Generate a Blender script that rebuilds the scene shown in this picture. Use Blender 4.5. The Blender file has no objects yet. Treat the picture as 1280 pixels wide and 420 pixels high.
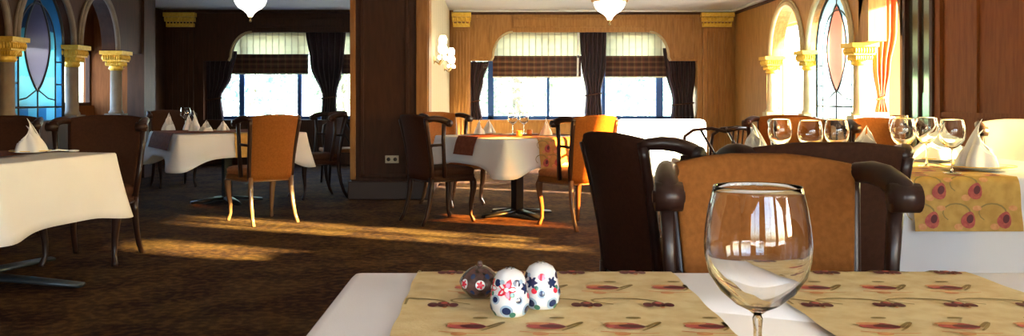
import bpy, math, random
from mathutils import Vector, Matrix
random.seed(7)
PI = math.pi
sin, cos, rad = math.sin, math.cos, math.radians
scn = bpy.context.scene
COL = scn.collection
EYE = 1.10
CEIL = 2.63
FAR = 15.0
LX, RX = -4.96, 4.15          # inner faces of the side walls

# ------------------------------------------------------------------ materials
def node_mat(name):
    m = bpy.data.materials.new(name); m.use_nodes = True
    nt = m.node_tree
    return m, nt, nt.nodes['Principled BSDF']

def mat(name, col, rough=0.5, col2=None, scale=8, stretch=(1, 1, 1), metal=0, bump=0, bscale=60, spec=0.5,
        detail=3, coat=0, emit=None, estr=0, lo=.35, hi=.65, sheen=0):
    m, nt, p = node_mat(name)
    p.inputs['Base Color'].default_value = (*col, 1)
    p.inputs['Roughness'].default_value = rough
    p.inputs['Metallic'].default_value = metal
    p.inputs['Specular IOR Level'].default_value = spec
    p.inputs['Coat Weight'].default_value = coat
    p.inputs['Sheen Weight'].default_value = sheen
    tc = nt.nodes.new('ShaderNodeTexCoord')
    mp = nt.nodes.new('ShaderNodeMapping'); mp.inputs['Scale'].default_value = stretch
    nt.links.new(tc.outputs['Object'], mp.inputs['Vector'])
    if col2:
        n = nt.nodes.new('ShaderNodeTexNoise'); n.inputs['Scale'].default_value = scale; n.inputs['Detail'].default_value = detail
        nt.links.new(mp.outputs['Vector'], n.inputs['Vector'])
        r = nt.nodes.new('ShaderNodeValToRGB')
        r.color_ramp.elements[0].position = lo; r.color_ramp.elements[0].color = (*col, 1)
        r.color_ramp.elements[1].position = hi; r.color_ramp.elements[1].color = (*col2, 1)
        nt.links.new(n.outputs['Fac'], r.inputs['Fac']); nt.links.new(r.outputs['Color'], p.inputs['Base Color'])
    if bump:
        n2 = nt.nodes.new('ShaderNodeTexNoise'); n2.inputs['Scale'].default_value = bscale; n2.inputs['Detail'].default_value = 2
        nt.links.new(mp.outputs['Vector'], n2.inputs['Vector'])
        b = nt.nodes.new('ShaderNodeBump'); b.inputs['Strength'].default_value = bump; b.inputs['Distance'].default_value = .01
        nt.links.new(n2.outputs['Fac'], b.inputs['Height']); nt.links.new(b.outputs['Normal'], p.inputs['Normal'])
    if emit:
        p.inputs['Emission Color'].default_value = (*emit, 1); p.inputs['Emission Strength'].default_value = estr
    return m

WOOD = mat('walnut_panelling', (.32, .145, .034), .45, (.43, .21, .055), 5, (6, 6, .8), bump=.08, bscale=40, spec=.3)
WOODD = mat('dark_panelling', (.052, .020, .0085), .55, (.074, .028, .012), 5, (6, 6, .8), bump=.06, spec=.25)  # darkened further so the left side stays dim; shade put into the colour
WOODR = mat('red_brown_panelling', (.21, .068, .020), .6, (.27, .095, .028), 5, (6, 6, .8), spec=.1)
CHWOOD = mat('polished_chair_wood', (.022, .009, .007), .36, (.035, .013, .009), 10, (1, 1, .3), coat=.12, spec=.35)
LEGWOOD = mat('honey_leg_wood', (.17, .08, .04), .2, (.25, .125, .06), 10, (1, 1, .3), coat=.6)
FABRIC = mat('tan_chair_fabric', (.215, .072, .013), .8, (.265, .095, .019), 70, bump=.15, bscale=400, spec=.15)
FABRIC_SHADE = mat('shaded_chair_fabric', (.045, .016, .008), .8, (.058, .021, .010), 60, bump=.12, bscale=400, spec=.15)  # same cloth as the tan chairs, with shade put into its colour
SEATF = mat('orange_seat_fabric', (.36, .12, .035), .7, (.46, .17, .05), 50, bump=.12, bscale=400)
CREAM = mat('cream_upholstery', (.78, .76, .60), .5, (.84, .83, .70), 4)
LINEN = mat('white_linen', (.85, .825, .83), .85, (.88, .86, .865), 3, bump=.05, bscale=300)
NAPK = mat('napkin_linen', (.82, .80, .80), .8, bump=.05, bscale=200)
PLASTER = mat('ceiling_plaster', (.70, .71, .70), .9, (.75, .76, .75), 2)
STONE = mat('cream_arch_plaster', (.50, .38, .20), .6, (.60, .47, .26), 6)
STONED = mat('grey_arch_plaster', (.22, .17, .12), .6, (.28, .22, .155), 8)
GOLD = mat('gilded_plaster', (.80, .50, .05), .4, (.92, .64, .10), 30, metal=.2)
BRASS = mat('aged_brass', (.45, .30, .12), .3, metal=.9)
IRON = mat('black_iron', (.02, .022, .026), .35, metal=.6)
LEAD = mat('lead_came', (.06, .07, .075), .5, metal=.5)
BLUEF = mat('blue_window_frame', (.015, .09, .36), .4)
CURT = mat('plum_curtain', (.022, .008, .013), .9, (.038, .013, .018), 14, (5, 5, .5), sheen=.2)
CURTO = mat('orange_curtain', (.40, .055, .012), .85, (.48, .08, .018), 14, (5, 5, .5))
PORC = mat('white_porcelain', (.85, .85, .86), .12)
SOCK = mat('cream_plastic', (.72, .66, .5), .4)
DARKH = mat('socket_hole', (.05, .04, .03), .5)
CORD = mat('white_cord', (.85, .85, .82), .6)
RUNG = mat('gold_brocade', (.72, .53, .24), .6, (.82, .66, .35), 26, (1, 1, 1), bump=.1, bscale=200)
RUNR = mat('rust_brocade', (.17, .045, .022), .85, (.24, .07, .035), 30, spec=.08)
M_RED = mat('embroidery_red', (.42, .06, .05), .6, (.55, .11, .07), 60)
M_DRK = mat('embroidery_maroon', (.13, .015, .02), .6)
M_ORG = mat('embroidery_orange', (.66, .26, .09), .6, (.74, .36, .14), 60)
M_VIN = mat('embroidery_olive', (.30, .20, .05), .6)
C_WHT = mat('glazed_white', (.78, .80, .83), .12, coat=.6)
C_BLU = mat('glaze_navy', (.015, .03, .10), .15, coat=.6)
C_SKY = mat('glaze_pale_blue', (.36, .50, .66), .15, coat=.6)
C_RED = mat('glaze_crimson', (.72, .03, .06), .15, coat=.6)
C_GRN = mat('glaze_green', (.05, .20, .14), .15, coat=.6)
C_BRN = mat('glaze_dark_brown', (.03, .012, .012), .15, (.12, .06, .055), 60, coat=.7)
BULB = mat('lit_lamp_glass', (.95, .92, .88), .3, emit=(1, .93, .82), estr=2.6)
CRYST = mat('lit_sconce_crystal', (.95, .93, .8), .2, emit=(1, .93, .72), estr=2.2)
BARK = mat('tree_bark', (.20, .17, .14), .9, (.3, .26, .2), 12)
LEAF = mat('tree_leaves', (.30, .42, .30), .6, (.42, .52, .36), 3)
LEAF2 = mat('blue_green_leaves', (.26, .42, .40), .6, (.36, .52, .48), 3)
PAVE = mat('pale_paving', (.55, .55, .52), .9, (.62, .61, .58), 1)
MIRR = mat('dim_mirror', (.30, .34, .27), .12, metal=.8)
MIRG = mat('green_mirror_pane', (.22, .38, .28), .15, metal=.7)

def carpet_mat():
    m, nt, p = node_mat('patterned_carpet')
    p.inputs['Roughness'].default_value = .95; p.inputs['Specular IOR Level'].default_value = .1
    tc = nt.nodes.new('ShaderNodeTexCoord')
    def noise(s, d, st=(1, 1, 1)):
        mp = nt.nodes.new('ShaderNodeMapping'); mp.inputs['Scale'].default_value = st
        nt.links.new(tc.outputs['Object'], mp.inputs['Vector'])
        n = nt.nodes.new('ShaderNodeTexNoise'); n.inputs['Scale'].default_value = s; n.inputs['Detail'].default_value = d
        nt.links.new(mp.outputs['Vector'], n.inputs['Vector']); return n
    def ramp(n, a, b, ca, cb):
        r = nt.nodes.new('ShaderNodeValToRGB')
        r.color_ramp.elements[0].position = a; r.color_ramp.elements[0].color = (*ca, 1)
        r.color_ramp.elements[1].position = b; r.color_ramp.elements[1].color = (*cb, 1)
        nt.links.new(n.outputs['Fac'], r.inputs['Fac']); return r
    a = ramp(noise(2.6, 6), .44, .58, (.022, .007, .005), (.092, .048, .015))
    b = ramp(noise(19, 4, (1, 1, 1)), .45, .60, (.026, .008, .005), (.125, .056, .017))
    mx = nt.nodes.new('ShaderNodeMix'); mx.data_type = 'RGBA'; mx.inputs['Factor'].default_value = .5
    nt.links.new(a.outputs['Color'], mx.inputs['A']); nt.links.new(b.outputs['Color'], mx.inputs['B'])
    nt.links.new(mx.outputs['Result'], p.inputs['Base Color'])
    n2 = noise(180, 2); bp = nt.nodes.new('ShaderNodeBump'); bp.inputs['Strength'].default_value = .5; bp.inputs['Distance'].default_value = .01
    nt.links.new(n2.outputs['Fac'], bp.inputs['Height']); nt.links.new(bp.outputs['Normal'], p.inputs['Normal'])
    return m
CARPET = carpet_mat()

def stripes_mat(name, stops, freq, axis='X', rough=.8, cross=None):
    """vertical stripes woven into a cloth; optional plaid cross-bands"""
    m, nt, p = node_mat(name); p.inputs['Roughness'].default_value = rough
    tc = nt.nodes.new('ShaderNodeTexCoord'); sp = nt.nodes.new('ShaderNodeSeparateXYZ')
    nt.links.new(tc.outputs['Object'], sp.inputs['Vector'])
    def band(ax, fr, st):
        mu = nt.nodes.new('ShaderNodeMath'); mu.operation = 'MULTIPLY'; mu.inputs[1].default_value = fr
        nt.links.new(sp.outputs[ax], mu.inputs[0])
        f = nt.nodes.new('ShaderNodeMath'); f.operation = 'FRACT'; nt.links.new(mu.outputs[0], f.inputs[0])
        r = nt.nodes.new('ShaderNodeValToRGB'); r.color_ramp.interpolation = 'CONSTANT'
        e = r.color_ramp.elements
        e[0].position = st[0][0]; e[0].color = (*st[0][1], 1)
        e[1].position = st[1][0]; e[1].color = (*st[1][1], 1)
        for q in st[2:]:
            k = e.new(q[0]); k.color = (*q[1], 1)
        nt.links.new(f.outputs[0], r.inputs['Fac']); return r
    a = band(axis, freq, stops)
    out = a.outputs['Color']
    if cross:
        b = band('Z', cross[1], cross[0])
        mx = nt.nodes.new('ShaderNodeMix'); mx.data_type = 'RGBA'; mx.inputs['Factor'].default_value = .5
        nt.links.new(out, mx.inputs['A']); nt.links.new(b.outputs['Color'], mx.inputs['B']); out = mx.outputs['Result']
    nt.links.new(out, p.inputs['Base Color'])
    return m
def add_translucency(m, fac):
    nt = m.node_tree; p = nt.nodes['Principled BSDF']; out = [n for n in nt.nodes if n.type == 'OUTPUT_MATERIAL'][0]
    t = nt.nodes.new('ShaderNodeBsdfTranslucent'); mx = nt.nodes.new('ShaderNodeMixShader'); mx.inputs[0].default_value = fac
    if p.inputs['Base Color'].links: nt.links.new(p.inputs['Base Color'].links[0].from_socket, t.inputs['Color'])
    else: t.inputs['Color'].default_value = p.inputs['Base Color'].default_value
    nt.links.new(p.outputs[0], mx.inputs[1]); nt.links.new(t.outputs[0], mx.inputs[2]); nt.links.new(mx.outputs[0], out.inputs['Surface'])
BLINDC = stripes_mat('cream_striped_blind', [(0, (.80, .78, .60)), (.72, (.55, .52, .38)), (.9, (.80, .78, .6))], 9)
BLINDP = stripes_mat('brown_plaid_valance', [(0, (.06, .025, .018)), (.5, (.18, .10, .05)), (.75, (.12, .03, .025))], 8,
                     cross=([(0, (.08, .04, .03)), (.6, (.22, .12, .07))], 11))
WALLP = stripes_mat('striped_wallpaper', [(0, (.62, .54, .34)), (.45, (.34, .29, .17)), (.6, (.62, .54, .34)), (.85, (.46, .34, .18))], 3.2, 'Y')
add_translucency(BLINDC, .55); add_translucency(CURTO, .04); add_translucency(BLINDP, .08)
add_translucency(LEAF, .3); add_translucency(LEAF2, .3)

def glass_mat(name, col=(1, 1, 1), rough=0, ior=1.45):
    m, nt, p = node_mat(name)
    g = nt.nodes.new('ShaderNodeBsdfGlass'); g.inputs['Color'].default_value = (*col, 1); g.inputs['Roughness'].default_value = rough; g.inputs['IOR'].default_value = ior
    nt.links.new(g.outputs[0], [n for n in nt.nodes if n.type == 'OUTPUT_MATERIAL'][0].inputs['Surface'])
    return m
GLASS = glass_mat('clear_crystal', ior=1.47)
def pane_mat(name, col, trans=.6):
    """tinted window glass: light goes straight through, tinted, and some is scattered"""
    m, nt, p = node_mat(name); out = [n for n in nt.nodes if n.type == 'OUTPUT_MATERIAL'][0]
    t = nt.nodes.new('ShaderNodeBsdfTransparent'); t.inputs['Color'].default_value = (*col, 1)
    s = nt.nodes.new('ShaderNodeBsdfTranslucent'); s.inputs['Color'].default_value = (*col, 1)
    g = nt.nodes.new('ShaderNodeBsdfGlossy'); g.inputs['Roughness'].default_value = .05
    a = nt.nodes.new('ShaderNodeMixShader'); a.inputs[0].default_value = 1 - trans
    nt.links.new(t.outputs[0], a.inputs[1]); nt.links.new(s.outputs[0], a.inputs[2])
    b = nt.nodes.new('ShaderNodeMixShader'); b.inputs[0].default_value = .05
    nt.links.new(a.outputs[0], b.inputs[1]); nt.links.new(g.outputs[0], b.inputs[2]); nt.links.new(b.outputs[0], out.inputs['Surface'])
    return m
PANE = pane_mat('clear_window_glass', (.97, .99, 1), 1)
L_CY = pane_mat('cyan_glass', (.10, .46, .52), .35)
L_CY2 = pane_mat('pale_cyan_glass', (.16, .52, .56), .3)
L_BL = pane_mat('blue_glass', (.04, .20, .36), .35)
L_MV = pane_mat('mauve_glass', (.13, .11, .15), .3)
L_DK = pane_mat('deep_blue_glass', (.03, .07, .13), .35)
R_WH = pane_mat('frosted_pale_glass', (.26, .38, .42), .12)
R_RD = pane_mat('rose_glass', (.20, .07, .05), .12)
R_BL = pane_mat('ice_blue_glass', (.13, .25, .32), .12)
T_YE = pane_mat('amber_green_glass', (.96, .94, .66), .9)
T_RD = pane_mat('amber_red_glass', (1.0, .66, .30), .9)

# ------------------------------------------------------------------ mesh helper
class MB:
    def __init__(s): s.v = []; s.f = []; s.m = []; s.sm = []
    def add(s, verts, faces, mi=0, smooth=True):
        o = len(s.v); s.v += [tuple(p) for p in verts]
        for f in faces: s.f.append(tuple(i + o for i in f)); s.m.append(mi); s.sm.append(smooth)
    def box(s, x0, x1, y0, y1, z0, z1, mi=0):
        v = [(x, y, z) for x in (x0, x1) for y in (y0, y1) for z in (z0, z1)]
        s.add(v, [(0, 1, 3, 2), (4, 6, 7, 5), (0, 4, 5, 1), (2, 3, 7, 6), (0, 2, 6, 4), (1, 5, 7, 3)], mi, False)
    def loft(s, rings, mi=0, cap=True, smooth=True, closed=False):
        n = len(rings[0]); v = [p for r in rings for p in r]; f = []
        R = len(rings)
        for i in range(R - 1 + (1 if closed else 0)):
            for j in range(n):
                a = i * n + j; b = i * n + (j + 1) % n; i2 = (i + 1) % R
                f.append((a, b, i2 * n + (j + 1) % n, i2 * n + j))
        if cap and not closed:
            f.append(tuple(reversed(range(n)))); f.append(tuple(range((R - 1) * n, R * n)))
        s.add(v, f, mi, smooth)
    def tube(s, pts, r, n=10, mi=0, closed=False, flat=None, power=2):
        pts = [Vector(p) for p in pts]; N = len(pts)
        if not isinstance(r, (list, tuple)): r = [r] * N
        rings = []; up = None
        for i, p in enumerate(pts):
            if closed: t = pts[(i + 1) % N] - pts[i - 1]
            else: t = pts[min(i + 1, N - 1)] - pts[max(i - 1, 0)]
            t.normalize()
            if up is None:
                up = Vector((0, 0, 1)) if abs(t.z) < .9 else Vector((0, 1, 0))
            a = t.cross(up).normalized(); b = a.cross(t).normalized(); up = b
            fa, fb = flat if flat else (1, 1)
            ring = []
            for k in range(n):
                th = 2 * PI * (k + .5) / n; c, d = cos(th), sin(th)
                if power != 2:
                    c = math.copysign(abs(c) ** (2 / power), c); d = math.copysign(abs(d) ** (2 / power), d)
                ring.append(p + a * (c * r[i] * fa) + b * (d * r[i] * fb))
            rings.append(ring)
        s.loft(rings, mi, cap=not closed, closed=closed)
    def lathe(s, prof, n=24, c=(0, 0, 0), mi=0, cap=False):
        s.loft([[(c[0] + r * cos(2 * PI * k / n), c[1] + r * sin(2 * PI * k / n), c[2] + z) for k in range(n)] for r, z in prof], mi, cap)
    def grid(s, fn, nu, nv, mi=0, smooth=True, mfn=None):
        v = [fn(i / nu, j / nv) for i in range(nu + 1) for j in range(nv + 1)]
        o = len(s.v); s.v += [tuple(p) for p in v]
        for i in range(nu):
            for j in range(nv):
                a = o + i * (nv + 1) + j
                s.f.append((a, a + nv + 1, a + nv + 2, a + 1)); s.sm.append(smooth)
                s.m.append(mfn((i + .5) / nu, (j + .5) / nv) if mfn else mi)
    def ball(s, c, r, mi=0, n=10, sc=(1, 1, 1)):
        rings = []
        for i in range(n + 1):
            a = -PI / 2 + PI * i / n; rr = max(cos(a), .001)
            rings.append([(c[0] + r * sc[0] * rr * cos(2 * PI * k / (2 * n)), c[1] + r * sc[1] * rr * sin(2 * PI * k / (2 * n)), c[2] + r * sc[2] * sin(a)) for k in range(2 * n)])
        s.loft(rings, mi)
    def build(s, name, mats, parent=None, bevel=0, solid=0, sub=0, soff=0):
        if not isinstance(mats, (list, tuple)): mats = [mats]
        me = bpy.data.meshes.new(name); me.from_pydata(s.v, [], s.f); me.update()
        for m in mats: me.materials.append(m)
        me.polygons.foreach_set('material_index', s.m); me.polygons.foreach_set('use_smooth', s.sm)
        o = bpy.data.objects.new(name, me); COL.objects.link(o)
        if parent: o.parent = parent
        if solid:
            md = o.modifiers.new('solid', 'SOLIDIFY'); md.thickness = solid; md.offset = soff
        if bevel:
            md = o.modifiers.new('bevel', 'BEVEL'); md.width = bevel; md.segments = 2; md.limit_method = 'ANGLE'
        if sub:
            md = o.modifiers.new('sub', 'SUBSURF'); md.levels = sub; md.render_levels = sub
        return o

def tag(o, label, cat, group=None, kind=None):
    o['label'] = label; o['category'] = cat
    if group: o['group'] = group
    if kind: o['kind'] = kind
    return o
def thing(name, label, cat, loc=(0, 0, 0), rz=0, group=None):
    o = bpy.data.objects.new(name, None); COL.objects.link(o); o.empty_display_size = .1
    o.location = loc; o.rotation_euler = (0, 0, rz)
    return tag(o, label, cat, group)
def struct(o, label=None):
    o['kind'] = 'structure'
    if label: o['label'] = label; 
    return o
def sempty(name, label=None, loc=(0, 0, 0)):
    o = bpy.data.objects.new(name, None); COL.objects.link(o); o.location = loc
    return struct(o, label)
def dup(root, label, loc, rz=0, group=None, scale=None):
    r = root.copy(); COL.objects.link(r); r.location = loc; r.rotation_euler = (0, 0, rz); r['label'] = label
    if group: r['group'] = group
    elif 'group' in r.keys(): del r['group']
    r.scale = scale or (1, 1, 1)
    for ch in list(root.children):
        c = ch.copy(); COL.objects.link(c); c.parent = r
        for g in list(ch.children):
            d = g.copy(); COL.objects.link(d); d.parent = c
    return r
def P(px, py, Y):            # photo direction to a point at depth Y (room axes)
    return ((px - 615) * Y / 1100, EYE + (125 - py) * Y / 1100)
def SE(th, a, b, p):         # superellipse point
    c, s_ = cos(th), sin(th)
    return (a * math.copysign(abs(c) ** (2 / p), c), b * math.copysign(abs(s_) ** (2 / p), s_))

# ------------------------------------------------------------------ room shell
b = MB(); b.box(-5.84, 5.0, -3.2, 15.5, -.12, 0); struct(b.build('floor', CARPET))
b = MB(); b.box(-5.84, 5.0, -3.2, 15.5, CEIL, CEIL + .15); struct(b.build('ceiling', PLASTER))
b = MB(); b.box(-60, 60, -40, 80, -.5, -.13); struct(b.build('ground', PAVE))

def strip_wall(b, prof, t0, t1, axis, mi=0):
    """prof: list of (u, zlo, zhi) ; thickness from t0 to t1 ; axis 'x': u runs along x, thickness along y"""
    def pt(u, t, z): return (u, t, z) if axis == 'x' else (t, u, z)
    for (u0, a0, h0), (u1, a1, h1) in zip(prof[:-1], prof[1:]):
        if abs(u1 - u0) < 1e-6: continue
        v = [pt(u0, t0, a0), pt(u1, t0, a1), pt(u1, t0, h1), pt(u0, t0, h0), pt(u0, t1, a0), pt(u1, t1, a1), pt(u1, t1, h1), pt(u0, t1, h0)]
        b.add(v, [(0, 1, 2, 3), (7, 6, 5, 4), (0, 4, 5, 1), (3, 2, 6, 7), (0, 3, 7, 4), (1, 5, 6, 2)], mi, False)

# far wall with two curved-corner window openings
SILL = .76; ZT = P(0, 40, FAR)[1]; ZS = P(0, 76, FAR)[1]
def head(pxa, pxb, pxc, pxd, pxe, pxf):
    """window head profile: flat spandrel a-b, curve b-c, flat c-d, curve d-e, flat e-f"""
    o = []; X = lambda p: P(p, 0, FAR)[0]
    o.append((X(pxa), ZS, CEIL)); o.append((X(pxb), ZS, CEIL)); N = 10
    zq = ZS + .06
    o.append((X(pxb) + .001, ZS + .0, CEIL))
    for i in range(N + 1):
        a = PI / 2 * i / N; o.append((X(pxb) + .03 + (X(pxc) - X(pxb) - .03) * (1 - cos(a)), zq + (ZT - zq) * sin(a), CEIL))
    for i in range(N, -1, -1):
        a = PI / 2 * i / N; o.append((X(pxe) - .03 - (X(pxe) - .03 - X(pxd)) * (1 - cos(a)), zq + (ZT - zq) * sin(a), CEIL))
    o.append((X(pxe), ZS, CEIL)); o.append((X(pxf), ZS, CEIL))
    return o
wf = sempty('wall_far')
b = MB()
xr0, xr1 = P(588, 0, FAR)[0], P(872, 0, FAR)[0]
xl0, xl1 = P(254, 0, FAR)[0], -1.25
strip_wall(b, head(588, 614, 641, 812, 838, 872), FAR, FAR + .12, 'x')
b.box(xr0, xr1, FAR, FAR + .5, 0, SILL)
b.box(-1.25, xr0, FAR, FAR + .5, 0, CEIL); b.box(xr1, RX + .9, FAR, FAR + .5, 0, CEIL)
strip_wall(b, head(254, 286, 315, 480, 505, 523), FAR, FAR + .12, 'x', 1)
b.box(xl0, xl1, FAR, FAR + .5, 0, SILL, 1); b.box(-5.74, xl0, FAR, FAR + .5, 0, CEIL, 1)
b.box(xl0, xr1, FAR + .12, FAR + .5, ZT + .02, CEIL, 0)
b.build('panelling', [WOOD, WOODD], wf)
# raised mouldings on the far wall
b = MB()
def frame(b, x0, x1, z0, z1, y, w=.035, d=.02, mi=0):
    b.box(x0, x1, y - d, y, z0, z0 + w, mi); b.box(x0, x1, y - d, y, z1 - w, z1, mi)
    b.box(x0, x0 + w, y - d, y, z0, z1, mi); b.box(x1 - w, x1, y - d, y, z0, z1, mi)
frame(b, P(640, 0, FAR)[0], P(812, 0, FAR)[0], ZT + .07, ZT + .26, FAR)
frame(b, P(880, 0, FAR)[0], P(914, 0, FAR)[0], .2, 2.3, FAR)
frame(b, P(568, 0, FAR)[0], P(586, 0, FAR)[0], .2, 2.3, FAR)
for a, c in ((592, 613), (841, 868)): frame(b, P(a, 0, FAR)[0], P(c, 0, FAR)[0], ZS + .04, ZT + .24, FAR, .025)
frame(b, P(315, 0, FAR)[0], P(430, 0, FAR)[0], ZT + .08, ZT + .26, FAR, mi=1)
b.box(xr0 - .02, xr1 + .02, FAR - .02, FAR, SILL - .05, SILL)
def arch_trim(b, pxb, pxc, sgn, mi):
    X = lambda p: P(p, 0, FAR)[0]; zq = ZS + .06; pts = []
    for i in range(11):
        a = PI / 2 * i / 10; pts.append((X(pxb) + sgn * .03 + (X(pxc) - X(pxb) - sgn * .03) * (1 - cos(a)), FAR - .005, zq + (ZT - zq) * sin(a)))
    b.tube([(X(pxb), FAR - .005, ZS)] + pts, .022, 8, mi)
arch_trim(b, 614, 641, 1, 2); arch_trim(b, 838, 812, -1, 2); arch_trim(b, 286, 315, 1, 2)
b.build('moulding', [WOOD, WOODD, STONE], wf, bevel=.004)

# crown mouldings
b = MB(); b.box(-.66, RX, FAR - .09, FAR, CEIL - .035, CEIL); b.box(-.66, RX, FAR - .05, FAR, CEIL - .075, CEIL - .035, 1)
struct(b.build('trim_1', [PLASTER, WOODD], bevel=.01))
b = MB(); b.box(-5.57, -1.6, FAR - .09, FAR, CEIL - .05, CEIL); struct(b.build('trim_2', [WOODD], bevel=.01))
b = MB(); b.box(RX - .1, RX - .001, -3, FAR, CEIL - .035, CEIL); b.box(RX - .05, RX - .001, -3, FAR, CEIL - .075, CEIL - .035, 1)
struct(b.build('trim_3', [PLASTER, WOODD], bevel=.01))

# partition block in the middle of the room
PX0, PX1, PY = -1.56, -.72, 9.76
wp = sempty('wall_partition')
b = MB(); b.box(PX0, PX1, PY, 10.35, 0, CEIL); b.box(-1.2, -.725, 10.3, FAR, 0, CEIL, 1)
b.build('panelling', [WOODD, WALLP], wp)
b = MB()
frame(b, PX0 + .10, -.92, .24, 2.45, PY, .04, .025)
b.box(-.84, PX1 + .01, PY - .035, PY, .22, CEIL, 1); b.box(PX0 - .01, PX0 + .05, PY - .035, PY, .22, CEIL, 1)
b.box(PX1, PX1 + .015, PY + .1, PY + .5, .25, 2.5, 1)
b.build('moulding', [WOODD, WOOD], wp, bevel=.006)
b = MB(); b.box(PX0 - .03, PX1 + .03, PY - .05, PY - .001, 0, .20); b.box(PX1, PX1 + .03, PY, FAR, 0, .20); b.box(PX0 - .03, PX0, PY, FAR, 0, .2)
struct(b.build('baseboard_partition', mat('dark_baseboard', (.045, .02, .012), .4), bevel=.01))
t = thing('wall_socket', 'cream double wall socket low on the brown partition', 'socket', (P(490, 202, PY)[0], PY - .001, .40))
b = MB(); b.box(-.075, .075, -.012, 0, 0, .085); b.build('face_plate', SOCK, t, bevel=.004)
for sx in (-.037, .037):
    b = MB(); b.lathe([(.021, 0), (.021, .004)], 16, cap=True); o = b.build('outlet', DARKH, t); o.rotation_euler = (PI / 2, 0, 0); o.location = (sx, -.012, .043)

# arcade walls
def arch_profile(bays, u_lo, u_hi, zs, za):
    """underside of the spandrels; bays: list of (ua, ub) openings"""
    pr = [(u_lo, zs, CEIL)]
    for ua, ub in bays:
        pr.append((ua, zs, CEIL))
        for i in range(1, 20):
            a = PI * i / 20; pr.append(((ua + ub) / 2 - (ub - ua) / 2 * cos(a), zs + (za - zs) * sin(a), CEIL))
        pr.append((ub, zs, CEIL))
    pr.append((u_hi, zs, CEIL)); return pr
def arcade(name, X0, X1, cols, ylo, yhi, zs, za, mats, half=.09):
    w = sempty(name)
    bays = [(a + half, c - half) for a, c in zip(cols[:-1], cols[1:])]
    b = MB(); strip_wall(b, arch_profile(bays, ylo, yhi, zs, za), X0, X1, 'y')
    b.box(X0, X1, ylo, yhi, 0, .86)
    b.build('spandrel_and_dado', [mats[0]], w)
    xin = X1 if abs(X1) < abs(X0) else X0; sg = -1 if xin > 0 else 1
    b = MB()
    for ua, ub in bays:
        for off, r in ((.0, .03), (.055, .014)):
            pts = [(xin + sg * .012, (ua + ub) / 2 - ((ub - ua) / 2 + off) * cos(PI * i / 24), zs + (za - zs + off) * sin(PI * i / 24)) for i in range(25)]
            b.tube(pts, r, 8)
    b.build('archivolt', [mats[1]], w)
    return w
RC = [8.55, 10.05, 11.65, 13.2, 14.8]
LC = [7.65, 9.09, 10.5, 11.73]
arcade('wall_right', RX, RX + .2, RC[1:4], 9.7, FAR, 1.75, 2.46, (WOOD, STONE))
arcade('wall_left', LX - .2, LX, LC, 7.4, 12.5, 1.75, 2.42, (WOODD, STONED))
b = MB(); b.box(RX + .001, RX + .199, RC[3] + .1, FAR, .86, 1.75); struct(b.build('trim_5', [WOOD]))
# arch next to the mirror on the right: half hidden by it
b = MB(); strip_wall(b, arch_profile([(8.95, 9.96)], 8.8, 9.7, 1.75, 2.46)[:-1] + [(9.96, 1.75, CEIL)], RX, RX + .2, 'y')
b.box(RX, RX + .2, 8.8, 9.7, 0, .86); b.box(RX, RX + .2, 8.80, 8.95, 0, CEIL)
struct(b.build('trim_4', [WOOD]))

def column(x, y, label, shaft_mat, group, side):
    t = thing('arcade_column', label, 'column', (x, y, .86), 0, group)
    b = MB(); b.box(-.11, .11, -.11, .11, 0, .06); b.lathe([(.09, .06), (.095, .08), (.075, .11), (.072, .66)], 20, cap=True)
    b.build('shaft', shaft_mat, t)
    b = MB()
    b.box(-.15, .15, -.17, .17, .84, .888); b.box(-.12, .12, -.14, .14, .75, .84); b.lathe([(.075, .63), (.10, .66), (.085, .68), (.12, .75)], 20, cap=True)
    for k in range(8):      # carved leaves
        u = -.125 + .25 * k / 7
        for s_ in (-1, 1):
            b.ball((s_ * .125, u, .80), .017, n=5, sc=(1, .8, 2)); b.ball((u * .85, s_ * .145, .80), .017, n=5, sc=(.8, 1, 2))
            b.ball((s_ * .09, u * .75, .72), .016, n=5, sc=(1, .8, 2)); b.ball((u * .7, s_ * .11, .72), .016, n=5, sc=(.8, 1, 2))
    b.build('capital', GOLD, t)
    return t
nm = ['column with gold capital at the far end of the right arcade', 'column with gold capital on the window bay side of the pale stained glass',
      'column with gold capital between the stained glass and the orange curtain', '']
CR = column(RX + .05, RC[3], 'cream column with gold capital nearest the far corner of the right arcade', STONE, 'columns of the right arcade', 1)
dup(CR, 'cream column with gold capital on the far side of the pale stained glass', (RX + .05, RC[2], .86), 0, 'columns of the right arcade')
dup(CR, 'cream column with gold capital between pale stained glass and orange curtain', (RX + .05, RC[1], .86), 0, 'columns of the right arcade')
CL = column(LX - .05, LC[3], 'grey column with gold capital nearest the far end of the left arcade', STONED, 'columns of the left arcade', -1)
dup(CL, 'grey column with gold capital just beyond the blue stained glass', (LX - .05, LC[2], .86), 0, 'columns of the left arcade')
dup(CL, 'grey column with gold capital at the left photo edge before the blue stained glass', (LX - .05, LC[1], .86), 0, 'columns of the left arcade')

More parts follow.
